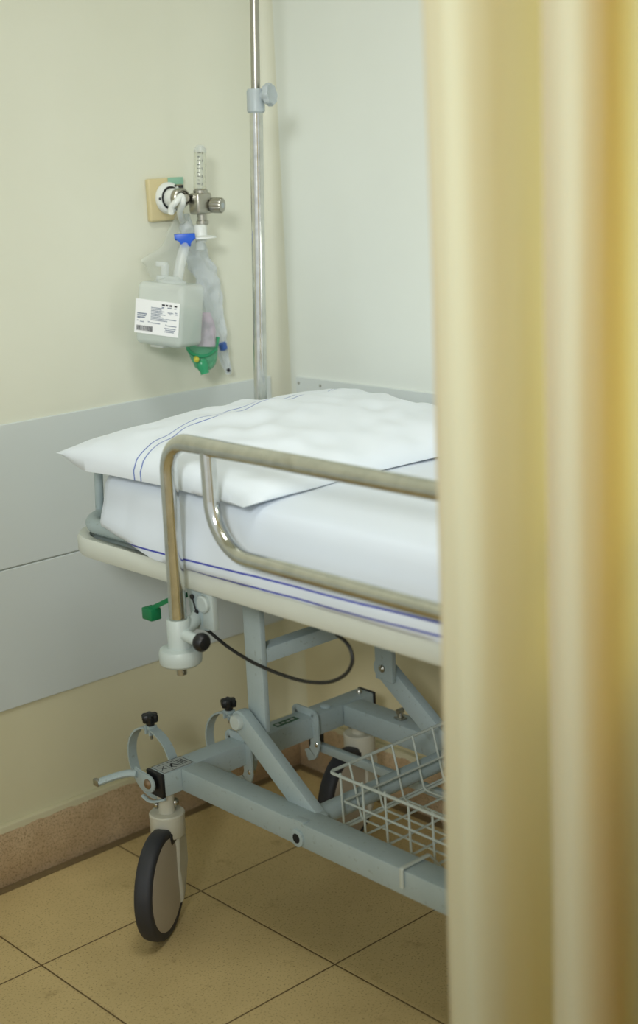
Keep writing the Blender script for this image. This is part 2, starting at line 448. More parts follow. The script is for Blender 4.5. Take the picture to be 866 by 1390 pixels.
ZB0, ZB1 = .256, .301
for y0 in (-.379, -1.893):
    m = MB(); m.box((.053, y0, ZB0), (.585, y0+.046, ZB1), .003); cr = P('cross_rail', m, EN)
    for sx, x0, x1 in ((-1, .046, .054), (1, .584, .592)):
        m = MB(); m.box((x0, y0-.001, ZB0-.001), (x1, y0+.047, ZB1+.001), .0025); lab(P('end_cap', m, M['black'], cr), 'black plastic end cap')
    if y0 > -1:
        # pictogram sticker beside the cap: a wheel, arrows and a pedal
        m = MB().mat(M['sticker']); zt = ZB1+.0008
        m.box((.056, y0+.003, ZB1-.001), (.122, y0+.043, zt))
        m.mat(M['ink'])
        def stroke(a, b, w=.0016):
            a = V((a[0], a[1], zt)); b = V((b[0], b[1], zt)); d = (b-a).normalized(); s_ = V((-d.y, d.x, 0))*w/2
            z = V((0, 0, .0005)); vs = [m.bm.verts.new(p+z) for p in (a-s_, b-s_, b+s_, a+s_)]; m.face(vs)
        ox, oy = .056, y0+.003
        fr = [(0, 0), (.066, 0), (.066, .040), (0, .040)]
        for a, b in zip(fr, fr[1:]+fr[:1]): stroke((ox+a[0], oy+a[1]), (ox+b[0], oy+b[1]), .0012)
        for a, b, w in [((.022, .002), (.022, .038), .001), ((.044, .002), (.044, .038), .001),
                        ((.005, .030), (.015, .012), .002), ((.004, .012), (.017, .026), .0016), ((.008, .034), (.018, .034), .0016),
                        ((.026, .012), (.034, .026), .0034), ((.034, .026), (.041, .010), .0026), ((.030, .033), (.042, .033), .002), ((.026, .02), (.033, .006), .002),
                        ((.049, .008), (.049, .032), .002), ((.054, .008), (.054, .032), .002), ((.059, .008), (.059, .032), .002), ((.047, .02), (.061, .02), .0014)]:
            stroke((ox+a[0], oy+a[1]), (ox+b[0], oy+b[1]), w)
        lab(m.build('pictogram_sticker', None, cr, 0), 'grey pictogram sticker with dark line drawings')
        # two green edged labels further along the rail
        for xa, xb in ((.292, .318), (.336, .392)):
            m = MB().mat(M['green_ink']); m.box((xa, y0+.012, ZB1-.001), (xb, y0+.028, ZB1+.0008))
            m.mat(M['sticker'])
            nb = 4
            for k in range(nb):
                u0 = xa+.003+(xb-xa-.006)*k/nb; u1 = xa+.001+(xb-xa-.006)*(k+.8)/nb
                m.box((u0, y0+.0155+.002*(k % 2), ZB1), (u1, y0+.0235-.002*(k % 3), ZB1+.0013))
            lab(m.build('green_label', None, cr, 0), 'small dark green label with pale blocks')
        m = MB(); m.lathe([(.011, 0), (.011, .003), (.008, .005)], (.470, y0+.020, ZB1-.0005), (0, 0, 1), 18); m.build('plug', EN, cr)
        m = MB(); m.box((.500, y0-.0006, .273), (.512, y0+.002, .291)); lab(m.build('slot', M['hole'], cr, 0), 'dark slot cut in the rail')
        m = MB(); m.lathe([(.006, 0), (.006, .004), (.004, .008), (.0015, .010)], (.566, y0+.022, ZB1-.0005), (0, 0, 1), 12); m.build('bolt', M['steel'], cr)
for x0 in (.090, .498):
    m = MB(); m.box((x0, -1.845, ZB0+.001), (x0+.05, -.380, ZB1), .003); br = P('base_rail', m, EN)
    if x0 < .3:
        # drilled lug with a dark hole in the side of the rail
        m = MB().mat(EN); yy, zz = -.700, .2725
        fr = ((x0, yy, zz), (0, -1, 0), (0, 0, 1), (-1, 0, 0))
        pts = [(.0155*math.cos(a), .0155*math.sin(a)) for a in [2*PI*k/20 for k in range(20)]]
        m.prism(pts, -.002, .004, fr, .001)
        m.box((x0+.0005, yy-.014, ZB1-.002), (x0+.016, yy+.014, ZB1+.0025), .001)
        lg = m.build('rail_lug', None, br)
        m = MB(); m.lathe([(.0085, 0), (.0085, .0006)], (x0-.0039, yy, zz), (-1, 0, 0), 20); m.build('hole', M['hole'], lg)
    else:
        m = MB(); m.box((x0+.017, -.528, ZB1-.001), (x0+.033, -.506, ZB1+.004), .0015)
        m.lathe([(.006, 0), (.006, .012), (.004, .016)], (x0+.025, -.517, ZB1+.004), (0, 0, 1), 12)
        m.cyl((x0+.018, -.517, ZB1+.016), (x0+.032, -.517, ZB1+.016), .0055, 12)
        m.build('clamp_bolt', M['nickel'], br)

# strap brackets over the head cross rail
for x in (.246, .418):
    m = MB(); w = .024
    path = [(x, -.330, ZB0+.02), (x, -.330, ZB1+.0025), (x, -.3820, ZB1+.0025), (x, -.3820, .238), (x, -.374, .222), (x, -.356, .214)]
    path = fillet(path, [0, .004, .006, .010, .006, 0], 4)
    m.sweep(path, rect2(-w/2, w/2, -.002, .002), up=(0, .3, 1) if False else None)
    sb = P('strap_bracket', m, EN)
    m = MB(); m.lathe([(.008, 0), (.008, .004), (.005, .008)], (x+.004, -.3838, .243), (0, -1, 0), 12); m.build('bolt', M['steel'], sb)
# linkage bar beneath the frame
m = MB(); m.box((.430, -1.80, .222), (.442, -.372, .240), .002); P('linkage_bar', m, EN)
m = MB(); m.box((.426, -.378, .226), (.446, -.352, .258), .002); P('linkage_bracket', m, M['black'])

# gas cylinder rings with black knobs behind the head cross rail
def cyl_ring(xc, yc, zc, r, tilt, tongue):
    m = MB(); n = 40
    path = []
    for k in range(n+1):
        a = PI/2+math.radians(5)+k*(2*PI-math.radians(10))/n
        path.append(V((xc, yc+r*math.cos(a), zc+r*math.sin(a))))
    m.sweep(path, rect2(-.0095, .0095, -.0018, .0018), up=(1, 0, 0)) if False else None
    # flat band: wide along x
    rings = []
    for p in path:
        rad = V((0, p.y-yc, p.z-zc)).normalized()
        rings.append([p+V((-.0095, 0, 0))-rad*.0018, p+V((.0095, 0, 0))-rad*.0018, p+V((.0095, 0, 0))+rad*.0018, p+V((-.0095, 0, 0))+rad*.0018])
    m.rings(rings)
    # little ears at the split on top
    for s in (-1, 1): m.box((xc-.0095, yc+s*.0065-.002, zc+r-.012), (xc+.0095, yc+s*.0065+.002, zc+r+.006), .001)
    m.lathe([(.0075, 0), (.0075, .012), (.005, .014)], (xc, yc, zc+r-.002), (0, 0, 1), 14)
    o = P('cylinder_ring', m, EN)
    k = MB(); k.lathe([(.008, 0), (.0085, .009), (.0085, .011)], (xc, yc, zc+r+.006), (0, 0, 1), 16)
    nn = 48; rr = [(.014+.0022*math.cos(6*2*PI*j/nn)) for j in range(nn)]
    k.rings([[V((xc+rr[j]*f*math.cos(2*PI*j/nn), yc+rr[j]*f*math.sin(2*PI*j/nn), zc+r+h)) for j in range(nn)] for f, h in ((.9, .013), (1, .015), (1.06, .025), (.9, .028), (.5, .0295))])
    lab(k.build('knob', M['black'], o), 'black star knob')
    k = MB(); k.cyl((xc, yc, zc+r-.022), (xc, yc, zc+r+.012), .003, 10); k.build('screw', M['nickel'], o)
    return o
r1 = cyl_ring(.112, -.262, .272, .069, 0, True)
r2 = cyl_ring(.290, -.276, .252, .069, 0, False)
# hinged ear plate bolted to the left end cap, with its long tongue
m = MB()
b0 = V((.040, -.352, .281))
fr = (b0, (0, -1, 0), (0, 0, 1), (-1, 0, 0))
pts = [(.017*math.cos(a), .0165*math.sin(a)) for a in [-PI*.58+PI*1.12*k/16 for k in range(17)]] + [(-.020, .0165), (-.040, .021), (-.046, .004), (-.034, -.010), (-.020, -.018)]
m.prism(pts, 0, .005, fr, .001)
low = spline([b0+V((-.003, .022, -.030)), b0+V((-.003, -.004, -.034)), b0+V((.010, -.030, -.026))], 6)
m.sweep(low, [(a*.0045, b*.0025) for a, b in circle2(1, 10)])
tp = [b0+V((-.003, .034, .010)), b0+V((-.014, .052, .008)), b0+V((-.034, .068, .003)), b0+V((-.058, .082, -.004))]
m.sweep(spline(tp, 5), [(a*.0105, b*.0065) for a, b in circle2(1, 12)])
ear = m.build('ring_hinge', EN, r1)
k = MB(); k.lathe([(.0095, 0), (.0095, .002), (.006, .005), (.002, .006)], b0+V((-.005, 0, 0)), (-1, 0, 0), 16)
k.build('bolt', simple('copper_rivet', rgb(150, 128, 104), .4, .8), r1)
k = MB(); k.box(b0+V((-.064, .076, -.010)), b0+V((-.055, .092, .003)), .002); k.build('tongue_tip', M['nickel'], r1)

# posts hanging from the platform, lift arms and tubes
for x in (.158, .474):
    m = MB(); m.box((x, -.548, .395), (x+.012, -.502, .71), .002); hpst = P('hanging_post', m, EN)
    if x > .3:
        k = MB(); k.lathe([(.0075, 0), (.0075, .003), (.004, .006)], (x, -.522, .420), (-1, 0, 0), 14); k.build('bolt', M['nickel'], hpst)
    xa = x-.013 if x < .3 else x+.024
    m = MB()
    A = V((xa, -.506, .412)); B = V((xa, -.692, .280)); d = (B-A).normalized(); u = V((0, -d.z, d.y)); L = (B-A).length
    hw = .021
    pts = []
    for k in range(9): a = PI/2+PI*k/8; pts.append((hw*math.cos(a), hw*math.sin(a)))
    for k in range(9): a = -PI/2+PI*k/8; pts.append((L+hw*math.cos(a), hw*math.sin(a)))
    m.prism(pts, -.008, .012, (A, d, u, (-1, 0, 0)), .0015)
    la = P('lift_arm', m, EN)
    if x > .3: continue
    k = MB(); k.lathe([(.0145, 0), (.0145, .007), (.0125, .010), (.004, .0108)], A+V((-.012, 0, 0)) + V((0, .002, .001)), (-1, 0, 0), 24)
    lab(k.build('pivot_cap', M['enamel_light'], la), 'round pale pivot cap')
    k = MB(); k.lathe([(.010, 0), (.010, .006), (.006, .009)], B+V((-.012, 0, 0)), (-1, 0, 0), 16); k.build('pivot_bolt', EN, la)
m = MB(); m.box((.168, -.545, .520), (.474, -.512, .548), .003); P('cross_bar', m, EN)
m = MB(); m.cyl((.138, -.684, .284), (.500, -.684, .284), .0180, 24); P('torque_tube', m, EN)
for x in (.13, .49):
    m = MB(); m.box((x+.008, -.715, .262), (x+.018, -.668, .300), .002); P('tube_bracket', m, EN)
# foot-end supports
for x in (.158, .488):
    m = MB(); m.box((x, -1.70, .30), (x+.012, -1.655, .71), .002); P('hanging_post', m, EN)
m = MB(); m.box((.14, -1.70, .285), (.51, -1.65, .302), .002); P('cross_bar', m, EN)

# platform: cream moulding, deck, grey bumper tube
X0, X1, Y0, Y1 = 0.0, .638, -.172, -2.15
corner = [(X0, Y0), (X1, Y0), (X1, Y1), (X0, Y1)]
def loop(ins, z, r): return fillet([(X0+ins, Y0-ins, z), (X1-ins, Y0-ins, z), (X1-ins, Y1+ins, z), (X0+ins, Y1+ins, z)], r, 12, True)
m = MB()
m.sweep(loop(.013, .717, .085), [(a, b) for a, b in [(-.013, -.010), (-.010, -.016), (.010, -.019), (.013, -.016), (.013, .010), (.009, .016), (-.009, .018), (-.013, .012)]], True, (0, 0, 1))
P('platform_rim', m, M['rim'], smooth=50)
m = MB(); m.prism([(p.x, p.y) for p in loop(.020, 0, .068)], .712, .722, ((0, 0, 0), (1, 0, 0), (0, 1, 0), (0, 0, 1)), .002); P('deck', m, EN)
m = MB(); m.tube(loop(.030, .752, .070), .0145, 16, True); P('bumper_tube', m, EN)
for x in (.06, .578):
    m = MB(); m.box((x-.02, Y1+.03, .690), (x+.02, Y0-.06, .712), .003); P('deck_rail', m, EN)
m = MB(); m.box((.03, -.63, .688), (.61, -.585, .704), .003); P('deck_rail', m, EN)
# head bow: two uprights joined behind the pillow
hp = fillet([(.078, -.200, .745), (.082, -.204, .868), (.568, -.204, .868), (.572, -.200, .745)], [0, .03, .03, 0], 8)
m = MB(); m.tube(hp, .0080, 14); P('head_bow', m, EN)

# chrome side rail with its socket
XR = -.032
yA, yB, zT = -.573, -1.745, .958
m = MB()
m.tube(fillet([(XR, yA, .605), (XR, yA-.003, zT), (XR, yB, zT), (XR, yB, .605)], [0, .052, .052, 0], 12), .0142, 20)
side = P('side_rail', m, M['chrome'])
m = MB()
m.tube(fillet([(XR, -.679, zT), (XR, -.682, .795), (XR, -1.638, .795), (XR, -1.638, zT)], [0, .082, .082, 0], 14), .0125, 20)
m.build('inner_rail', M['chrome'], side)
for yy in (yA, yB):
    m = MB()
    m.lathe([(.0165, 0), (.0195, .001), (.0195, .050), (.0182, .052), (.0155, .050)], (XR, yy, .610), (0, 0, 1), 26)
    m.lathe([(.030, -.001), (.0345, .003), (.0355, .009), (.0355, .020), (.033, .026), (.0200, .028)], (XR, yy, .585), (0, 0, 1), 32)
    # arm to the deck, with lug and mounting plate
    m.cyl((XR, yy-.010, .640), (.020, yy+.016, .648), .0125, 18)
    so = P('rail_socket', m, M['enamel_light'])
    k = MB(); k.cyl((XR, yy, .566), (XR, yy, .588), .0085, 18); k.lathe([(.003, 0), (.003, .004)], (XR-.002, yy-.008, .573), (0, -1, 0), 8); k.build('pin', M['nickel'], so)
    k = MB(); k.cyl((XR, yy-.012, .637), (XR+.001, yy-.052, .634), .0098, 18); k.build('knob_stem', M['enamel_light'], so)
    k = MB(); k.lathe([(.009, -.002), (.0140, .001), (.0155, .005), (.0150, .012), (.011, .017), (.004, .019)], (XR+.001, yy-.050, .634), (.02, -1, -.06), 24); lab(k.build('locking_knob', M['black'], so), 'round black locking knob')
    k = MB()
    k.prism([(-.030, .075), (.024, .075), (.012, .0), (.002, -.004), (-.030, 0)], 0, .008, ((.014, yy+.012, .632), (0, 1, 0), (0, 0, 1), (1, 0, 0)), .001)
    k.build('mounting_plate', EN, so)
    k = MB(); k.box((.010, yy-.038, .636), (.022, yy-.010, .71), .002)
    k.lathe([(.0145, 0), (.0145, .006), (.012, .008), (.004, .008)], (.010, yy-.019, .680), (-1, 0, 0), 22)
    k.build('hinge_plate', M['enamel_light'], so)
    k = MB(); k.lathe([(.0045, 0), (.0045, .003)], (.0135, yy+.018, .684), (-1, 0, 0), 12); k.lathe([(.004, 0), (.004, .003)], (.0135, yy+.008, .660), (-1, 0, 0), 12)
    k.tube([(.012, yy+.018, .684), (.0115, yy+.008, .660)], .0012, 8); k.build('pin_stop', M['black'], so)
# green release lever
m = MB()
g0, g1 = at(232, 813, 'x', .012), at(205, 826, 'x', -.002)
dv = (g1-g0)
m.sweep([g0+V((.01, -.03, .01)), g0, g1], rect2(-.007, .007, -.004, .004), up=(0, 0, 1))
m.box(g1+V((-.012, -.016, -.018)), g1+V((.010, .012, .003)), .0025)
lab(P('release_lever', m, M['green']), 'green plastic release lever')
# hanging black brake cable
m = MB(); pts = [(264, 838), (270, 847), (286, 859), (312, 880), (345, 900), (380, 915), (414, 925), (446, 926), (468, 916), (478, 899), (476, 882), (468, 870), (458, 862), (448, 850)]
pp = [at(a, b, 'x', .035+.002*i) for i, (a, b) in enumerate(pts)]
m.tube(spline(pp, 5), .0029, 10); lab(P('brake_cable', m, M['cable']), 'thin black cable hanging in a loop')

# ------------------------------------------------------------------ wire basket
bk = empty('wire_basket', (.33, -.95, .255), 'pale wire basket hooked over the lower frame of the bed', 'basket')
bx0, bx1, by0, by1, bz0, bz1 = .180, .478, -.716, -1.24, .262, .356
m = MB(); m.tube(fillet([(bx0, by0+.03, bz1), (bx1, by0+.03, bz1), (bx1, by1, bz1), (bx0, by1, bz1)], .010, 6, True), .0030, 10, True); m.build('rim', M['wire'], bk)
m = MB()
for z in (.311,): m.tube(fillet([(bx0+.002, by0, z), (bx1-.002, by0, z), (bx1-.002, by1+.003, z), (bx0+.002, by1+.003, z)], .006, 4, True), .0022, 8, True)
m.tube(fillet([(bx0+.003, by0, bz0), (bx1-.003, by0, bz0), (bx1-.003, by1+.003, bz0), (bx0+.003, by1+.003, bz0)], .006, 4, True), .0026, 8, True)
m.build('band_wire', M['wire'], bk)
n = 11
for k in range(n):
    y = by0+.004-(by0+.008-by1)*k/(n-1)
    m = MB(); m.tube(fillet([(bx0+.001, y, bz1+.005), (bx0+.004, y, bz0+.003), (bx1-.004, y, bz0+.003), (bx1-.001, y, bz1+.005)], [0, .006, .006, 0], 4), .0021, 8); m.build('cross_wire', M['wire'], bk)
for k in range(5):
    x = bx0+.045+(bx1-bx0-.09)*k/4
    m = MB(); m.tube(fillet([(x, by0+.028, bz1+.003), (x, by0+.002, bz0), (x, by1, bz0), (x, by1, bz1+.003)], [0, .012, .012, 0], 4), .0021, 8); m.build('length_wire', M['wire'], bk)
for y in (-.945, -1.17):
    for s in (0, 1):
        mx = (lambda x: x) if s == 0 else (lambda x: 2*.319-x)
        bx = bx0+.004 if s == 0 else bx1-.004
        hook = [(bx, y, bz0+.002), (mx(.150), y, .3045), (mx(.0870), y, .3045), (mx(.0868), y, .272)]
        m = MB(); m.sweep(fillet(hook, [0, .006, .003, 0], 4), [(a*.0045, b*.0018) for a, b in circle2(1, 10)]); m.build('hook', M['wire'], bk)

# ------------------------------------------------------------------ mattress, sheet, pillow
m = MB(); m.box((.024, -2.055, .768), (.614, -.326, .852), .02, 4)
tag(m.build('mattress', M['foam'], base=(.319, -1.2, .768)), 'thin pale mattress wrapped in the white sheet on the bed', 'mattress')

def nz(x, y, z=0.0):
    from mathutils import noise as N
    return N.noise(V((x, y, z)))
def make_sheet():
    m = MB()
    # profile across x from the left tuck over the top to the right tuck: (x, z)
    left = [(.0035, .7385), (.0015, .7378), (-.0040, .738), (-.0055, .748), (-.0035, .764), (.0010, .782), (.0055, .800), (.0085, .818), (.0120, .834), (.0190, .848), (.032, .8565), (.055, .860)]
    top = [(x, .862+.001*math.sin(x*9)) for x in (.09, .13, .18, .24, .30, .36, .42, .48, .53, .57)]
    right = [(.638-x, z) for x, z in reversed(left)]
    prof = left+top+right
    ys = []
    y = -.312
    while y > -2.060: ys.append(y); y -= .014 if y > -.62 else .03
    ys.append(-2.066)
    rings = []
    for j, y in enumerate(ys):
        ring = []
        lift = max(0.0, (y+.475)/.163)           # the sheet rises towards the head corner
        zl = .7378+.028*lift
        for i, (x, z) in enumerate(prof):
            if i < 12:
                z = zl+(z-.7378)*(.862-zl)/(.862-.7378)
                x = x+lift*.012
                amp = .0035 if 2 < i < 10 else .001
                x += amp*nz(y*6, z*22, 1.0)+.002*nz(y*22, z*9, 4.0)
                if i < 5: z += .0025*nz(y*9, 2.0, 7.0)
            else:
                z += .0025*nz(x*7, y*7, 2.0)+.0012*nz(x*20, y*14, 5.0)
            ring.append(V((x, y, z)))
        rings.append(ring)
    R = [[m.bm.verts.new(p) for p in r] for r in rings]
    for a, b in zip(R, R[1:]):
        for i in range(len(a)-1): m.face((a[i], a[i+1], b[i+1], b[i]))
    # folded head end and foot end
    for rr, dy, zf in ((R[0], .006, .772), (R[-1], -.006, .772)):
        prev = rr; n = len(rr)
        for st in range(1, 6):
            t = st/5; row = []
            for i, v in enumerate(rr):
                z = v.co.z+(zf-v.co.z)*t if v.co.z > zf else v.co.z
                ed = .006*math.sin(PI*t)
                row.append(m.bm.verts.new((v.co.x+(.006*t if i < n/2 else -.006*t), v.co.y+dy*math.sin(PI*t*.5)-(-.004*nz(v.co.x*9, t*3)), z)))
            for i in range(n-1): m.face((prev[i], prev[i+1], row[i+1], row[i]))
            prev = row
    o = m.build('bed_sheet', M['sheet'], smooth=80, base=None)
    md = o.modifiers.new('thickness', 'SOLIDIFY'); md.thickness = .0015; md.offset = 0
    return o
sh = make_sheet()
tag(sh, 'white bed sheet with two blue edge lines tucked over the mattress', 'bed sheet')

def make_pillow():
    m = MB(); NX, NY = 72, 56
    # corners, counter-clockwise seen from above: head-left, foot-left, foot-right, head-right
    A, B, D, Cc = V((-.026, -.236, .893)), V((-.016, -.738, .8690)), V((.652, -.756, .878)), V((.655, -.246, .890))
    def base(u, v):
        e = V((0, 0, 0))
        p = A*(1-u)*(1-v)+B*(1-u)*v+D*u*v+Cc*u*(1-v)
        # edges draw in between the corners
        s, t = 2*u-1, 2*v-1
        p.x += (-.020*s)*(1-t*t)**1.0
        p.y += (.026*t)*(1-s*s)**1.0
        return p
    def h(u, v):
        s, t = abs(2*u-1), abs(2*v-1)
        f = max(0, (1-s**2.4))*max(0, (1-t**2.4))
        return f**.48
    uvl = m.bm.loops.layers.uv.new('UVMap')
    top, bot = {}, {}
    for i in range(NX+1):
        for j in range(NY+1):
            u, v = i/NX, j/NY
            # cluster samples near the edges
            u = .5-.5*math.cos(PI*u)*(.6)-.0 if False else u
            p = base(u, v); k = h(u, v)
            wr = .0085*nz(u*5, v*4, 3)*k+.0100*nz(u*11+v*6, v*7-u*4, 8)*k
            edge = (1-k)
            wr += .010*k*edge*nz(u*16, v*13, 12)
            right = max(0, u-.55)/.45
            wr += right*.015*k*nz(u*13+v*9, v*5, 21)
            # folds running in from the near-left corner
            q = math.hypot((u-.12)*1.3, v-.86); wr += .006*math.exp(-(q/.22)**2)*math.sin((u*1.0-v*.8)*46)*k
            zt = max(.069*k*(1-.10*v)+wr, .030*k)
            mid = p.z
            top[i, j] = m.bm.verts.new((p.x, p.y, mid+zt))
            if i in (0, NX) or j in (0, NY): bot[i, j] = top[i, j]
            else:
                cn = 1-(abs(2*u-1)*abs(2*v-1))**5
                lower = min(max(mid-.030*cn*min(1.0, k/.22)**.6, .8670+.0012*nz(u*6, v*6, 2)), mid-.0015*min(1.0, k/.1))
                ob = .016*cn*max(0.0, 1-k/.9)
                cc = V((.32, -.49, 0)); du, dv2 = (u-.5)*2, (v-.5)*2
                fx, fy = abs(du)**8, abs(dv2)**8
                bot[i, j] = m.bm.verts.new((p.x+math.copysign(ob*fx, du)*.8, p.y-(ob*fy if dv2 > 0 else 0), min(lower, mid+zt-.002)))
    for i in range(NX):
        for j in range(NY):
            for g, rev in ((top, False), (bot, True)):
                ids = [(i, j), (i, j+1), (i+1, j+1), (i+1, j)]
                if rev: ids.reverse()
                f = m.face([g[q] for q in ids])
                if f:
                    for lp, (a, b) in zip(f.loops, ids): lp[uvl].uv = (a/NX, b/NY)
    o = m.build('pillow', M['pillow'], smooth=80, base=(.319, -.48, .867))
    return tag(o, 'plump white pillow with thin blue stripes at the head of the bed', 'pillow')
make_pillow()

# ------------------------------------------------------------------ drip pole
pole = empty('drip_pole', (.445, -.235, .722), 'tall chrome drip pole rising behind the pillow', 'drip pole')
def along(z): return V((.451+.031*(z-.88)/.61, -.2305, z))
m = MB(); m.tube([along(.725), along(1.485)], .0128, 20); m.build('lower_tube', M['chrome'], pole)
m = MB(); m.tube([along(1.47), along(2.15)], .0088, 18); m.build('upper_tube', M['nickel'], pole)
m = MB(); a = along(1.463)
m.lathe([(.0150, 0), (.0172, .003), (.0172, .040), (.0150, .044)], a, (0.03, 0, 1), 22)
m.build('clamp_collar', M['grey_pl'], pole)
m = MB(); kd = V((.35, -.93, .10)).normalized(); kc = along(1.492)+kd*.014
m.lathe([(.010, 0), (.010, .010)], kc, kd, 16)
nn = 64; uu = kd.cross(V((0, 0, 1))).normalized(); ww = uu.cross(kd)
m.rings([[kc+kd*hh+(uu*math.cos(2*PI*j/nn)+ww*math.sin(2*PI*j/nn))*(rr*(1+.05*math.cos(8*2*PI*j/nn))) for j in range(nn)] for rr, hh in ((.016, .008), (.0205, .011), (.0212, .018), (.019, .022), (.013, .021), (.005, .0195))])
m.build('clamp_knob', M['grey_pl'], pole)
for s in (-1, 1):
    m = MB(); t = along(2.14)
    m.tube(spline([t, t+V((s*.05, 0, .03)), t+V((s*.10, 0, .02)), t+V((s*.12, 0, -.03)), t+V((s*.15, 0, -.03)), t+V((s*.16, 0, .0))], 5), .004, 10); m.build('hook', M['nickel'], pole)
m = MB(); m.box((.419, -.258, .7222), (.459, -.218, .736), .003); m.build('pole_socket', EN, pole)

# ------------------------------------------------------------------ oxygen outlet on the wall
outlet = empty('oxygen_outlet', (.42, 0, 1.307), 'beige wall box with round white gas socket', 'wall outlet')
m = MB(); m.box((.377, -.013, 1.264), (.461, .001, 1.348), .004, 3); m.build('wall_box', M['beige_pl'], outlet)
oc = V((.4215, -.012, 1.3085))
m = MB(); m.lathe([(.010, 0), (.0295, 0), (.0315, .002), (.0315, .006), (.029, .010), (.0235, .012), (.0235, .006), (.010, .006)], oc, (0, -1, 0), 36); m.build('socket_ring', M['white_pl'], outlet)
m = MB(); m.lathe([(.010, .002), (.0237, .002), (.0237, .0105), (.0205, .0125), (.010, .0125)], oc, (0, -1, 0), 30); m.build('socket_seal', M['black'], outlet)
for a in (60, 180, 300):
    m = MB(); m.lathe([(.0028, 0), (.0028, .001)], oc+V((.0268*math.cos(math.radians(a)), -.0105, .0268*math.sin(math.radians(a)))), (0, -1, 0), 10)
    m.build('socket_screw', M['ink'], outlet)
m = MB().mat(M['teal']); m.box((.424, -.0145, 1.334), (.462, -.0125, 1.3485), .0005)
m.mat(M['ink'])
for x0, x1 in ((.424, .431), (.4325, .438), (.4395, .443), (.445, .449), (.4505, .4545), (.456, .461)):
    m.box((x0, -.0147, 1.3255), (x1, -.0125, 1.3325))
m.build('gas_sticker', None, outlet)

fm = empty('oxygen_flowmeter', (.45, -.075, 1.30), 'chrome oxygen flowmeter with clear gauge tube plugged into wall socket', 'flowmeter')
m = MB(); m.lathe([(.006, .006), (.0180, .006), (.0190, .010), (.0190, .030), (.0175, .034), (.008, .034)], oc, (0, -1, 0), 30)
lab(m.build('plug', M['white_pl'], fm), 'white round probe plug')
m = MB().mat(M['nickel']); m.lathe([(.006, .033), (.0180, .033), (.0195, .036), (.0195, .048), (.0175, .050), (.015, .050), (.014, .046), (.004, .046)], oc, (0, -1, 0), 30)
m.mat(M['hole']).lathe([(.012, .0462), (.012, .0470)], oc, (0, -1, 0), 20)
m.mat(M['steel']).lathe([(.0075, .045), (.0075, .062)], oc, (0, -1, 0), 18)
m.build('coupling', None, fm)
fb = V((.4545, -.078, 1.296))
m = MB(); m.box(fb+V((-.021, -.016, -.021)), fb+V((.017, .016, .021)), .006, 3)
m.cyl(fb+V((-.008, .030, .006)), fb+V((-.008, .0, .006)), .008)
m.lathe([(.010, -.043), (.0125, -.040), (.0125, -.034), (.0095, -.033), (.0095, -.020)], fb, (0, 0, 1), 20)
m.lathe([(.0145, .019), (.0145, .026), (.011, .028)], fb, (0, 0, 1), 22)
m.build('valve_body', M['nickel'], fm)
m = MB(); kd = V((.42, -.90, -.05)).normalized(); ko = fb+V((.012, -.006, -.004))
nn = 60; uu = kd.cross(V((0, 0, 1))).normalized(); ww = uu.cross(kd)
m.rings([[ko+kd*hh+(uu*math.cos(2*PI*j/nn)+ww*math.sin(2*PI*j/nn))*(rr*(1+.03*math.cos(20*2*PI*j/nn))) for j in range(nn)] for rr, hh in ((.009, 0), (.009, .008), (.0145, .009), (.0150, .012), (.0150, .029), (.0135, .032), (.006, .0325))])
kn = m.build('flow_knob', M['nickel'], fm)
m = MB(); m.lathe([(.0060, .0325), (.0060, .0330), (.0035, .0330)], ko, kd, 18); m.build('knob_cap', M['grey_pl'], kn)
tb, tt = fb+V((-.002, 0, .026)), fb+V((.006, 0, .110))
m = MB(); ax = tt-tb; L = ax.length
m.lathe([(.0080, 0), (.0122, .003), (.0122, L-.012), (.0110, L-.006), (.007, L)], tb, ax, 24)
m.build('gauge_tube', M['gauge'], fm)
m = MB(); m.lathe([(.0040, .002), (.0060, .004), (.0066, L-.018), (.004, L-.015)], tb, ax, 16); m.build('inner_tube', M['tube'], fm)
m = MB(); m.lathe([(.0112, L-.013), (.0126, L-.011), (.0120, L-.004), (.007, L+.002), (.002, L+.003)], tb, ax, 20); m.build('gauge_cap', M['tube'], fm)
m = MB(); an = ax.normalized(); fd = (CAM-tb); fd = V((-.55, -.83, 0)).normalized(); sd = an.cross(fd).normalized()
for k in range(9):
    p = tb+an*(.012+k*.0075)+fd*.0126; w = .004 if k % 2 else .0065
    vs = [m.bm.verts.new(p+sd*a+an*b) for a, b in ((-.006, -.0006), (-.006+w, -.0006), (-.006+w, .0006), (-.006, .0006))]; m.face(vs)
    if k % 2 == 0:
        q = p+sd*.0035
        for aa, bb, c_, d_ in ((-.0012, -.0018, .0012, -.0010), (-.0012, .0010, .0012, .0018), (.0006, -.0018, .0012, .0018)):
            m.face([m.bm.verts.new(q+sd*x+an*y) for x, y in ((aa, bb), (c_, bb), (c_, d_), (aa, d_))])
m.build('gauge_marks', M['ink'], fm, 0)

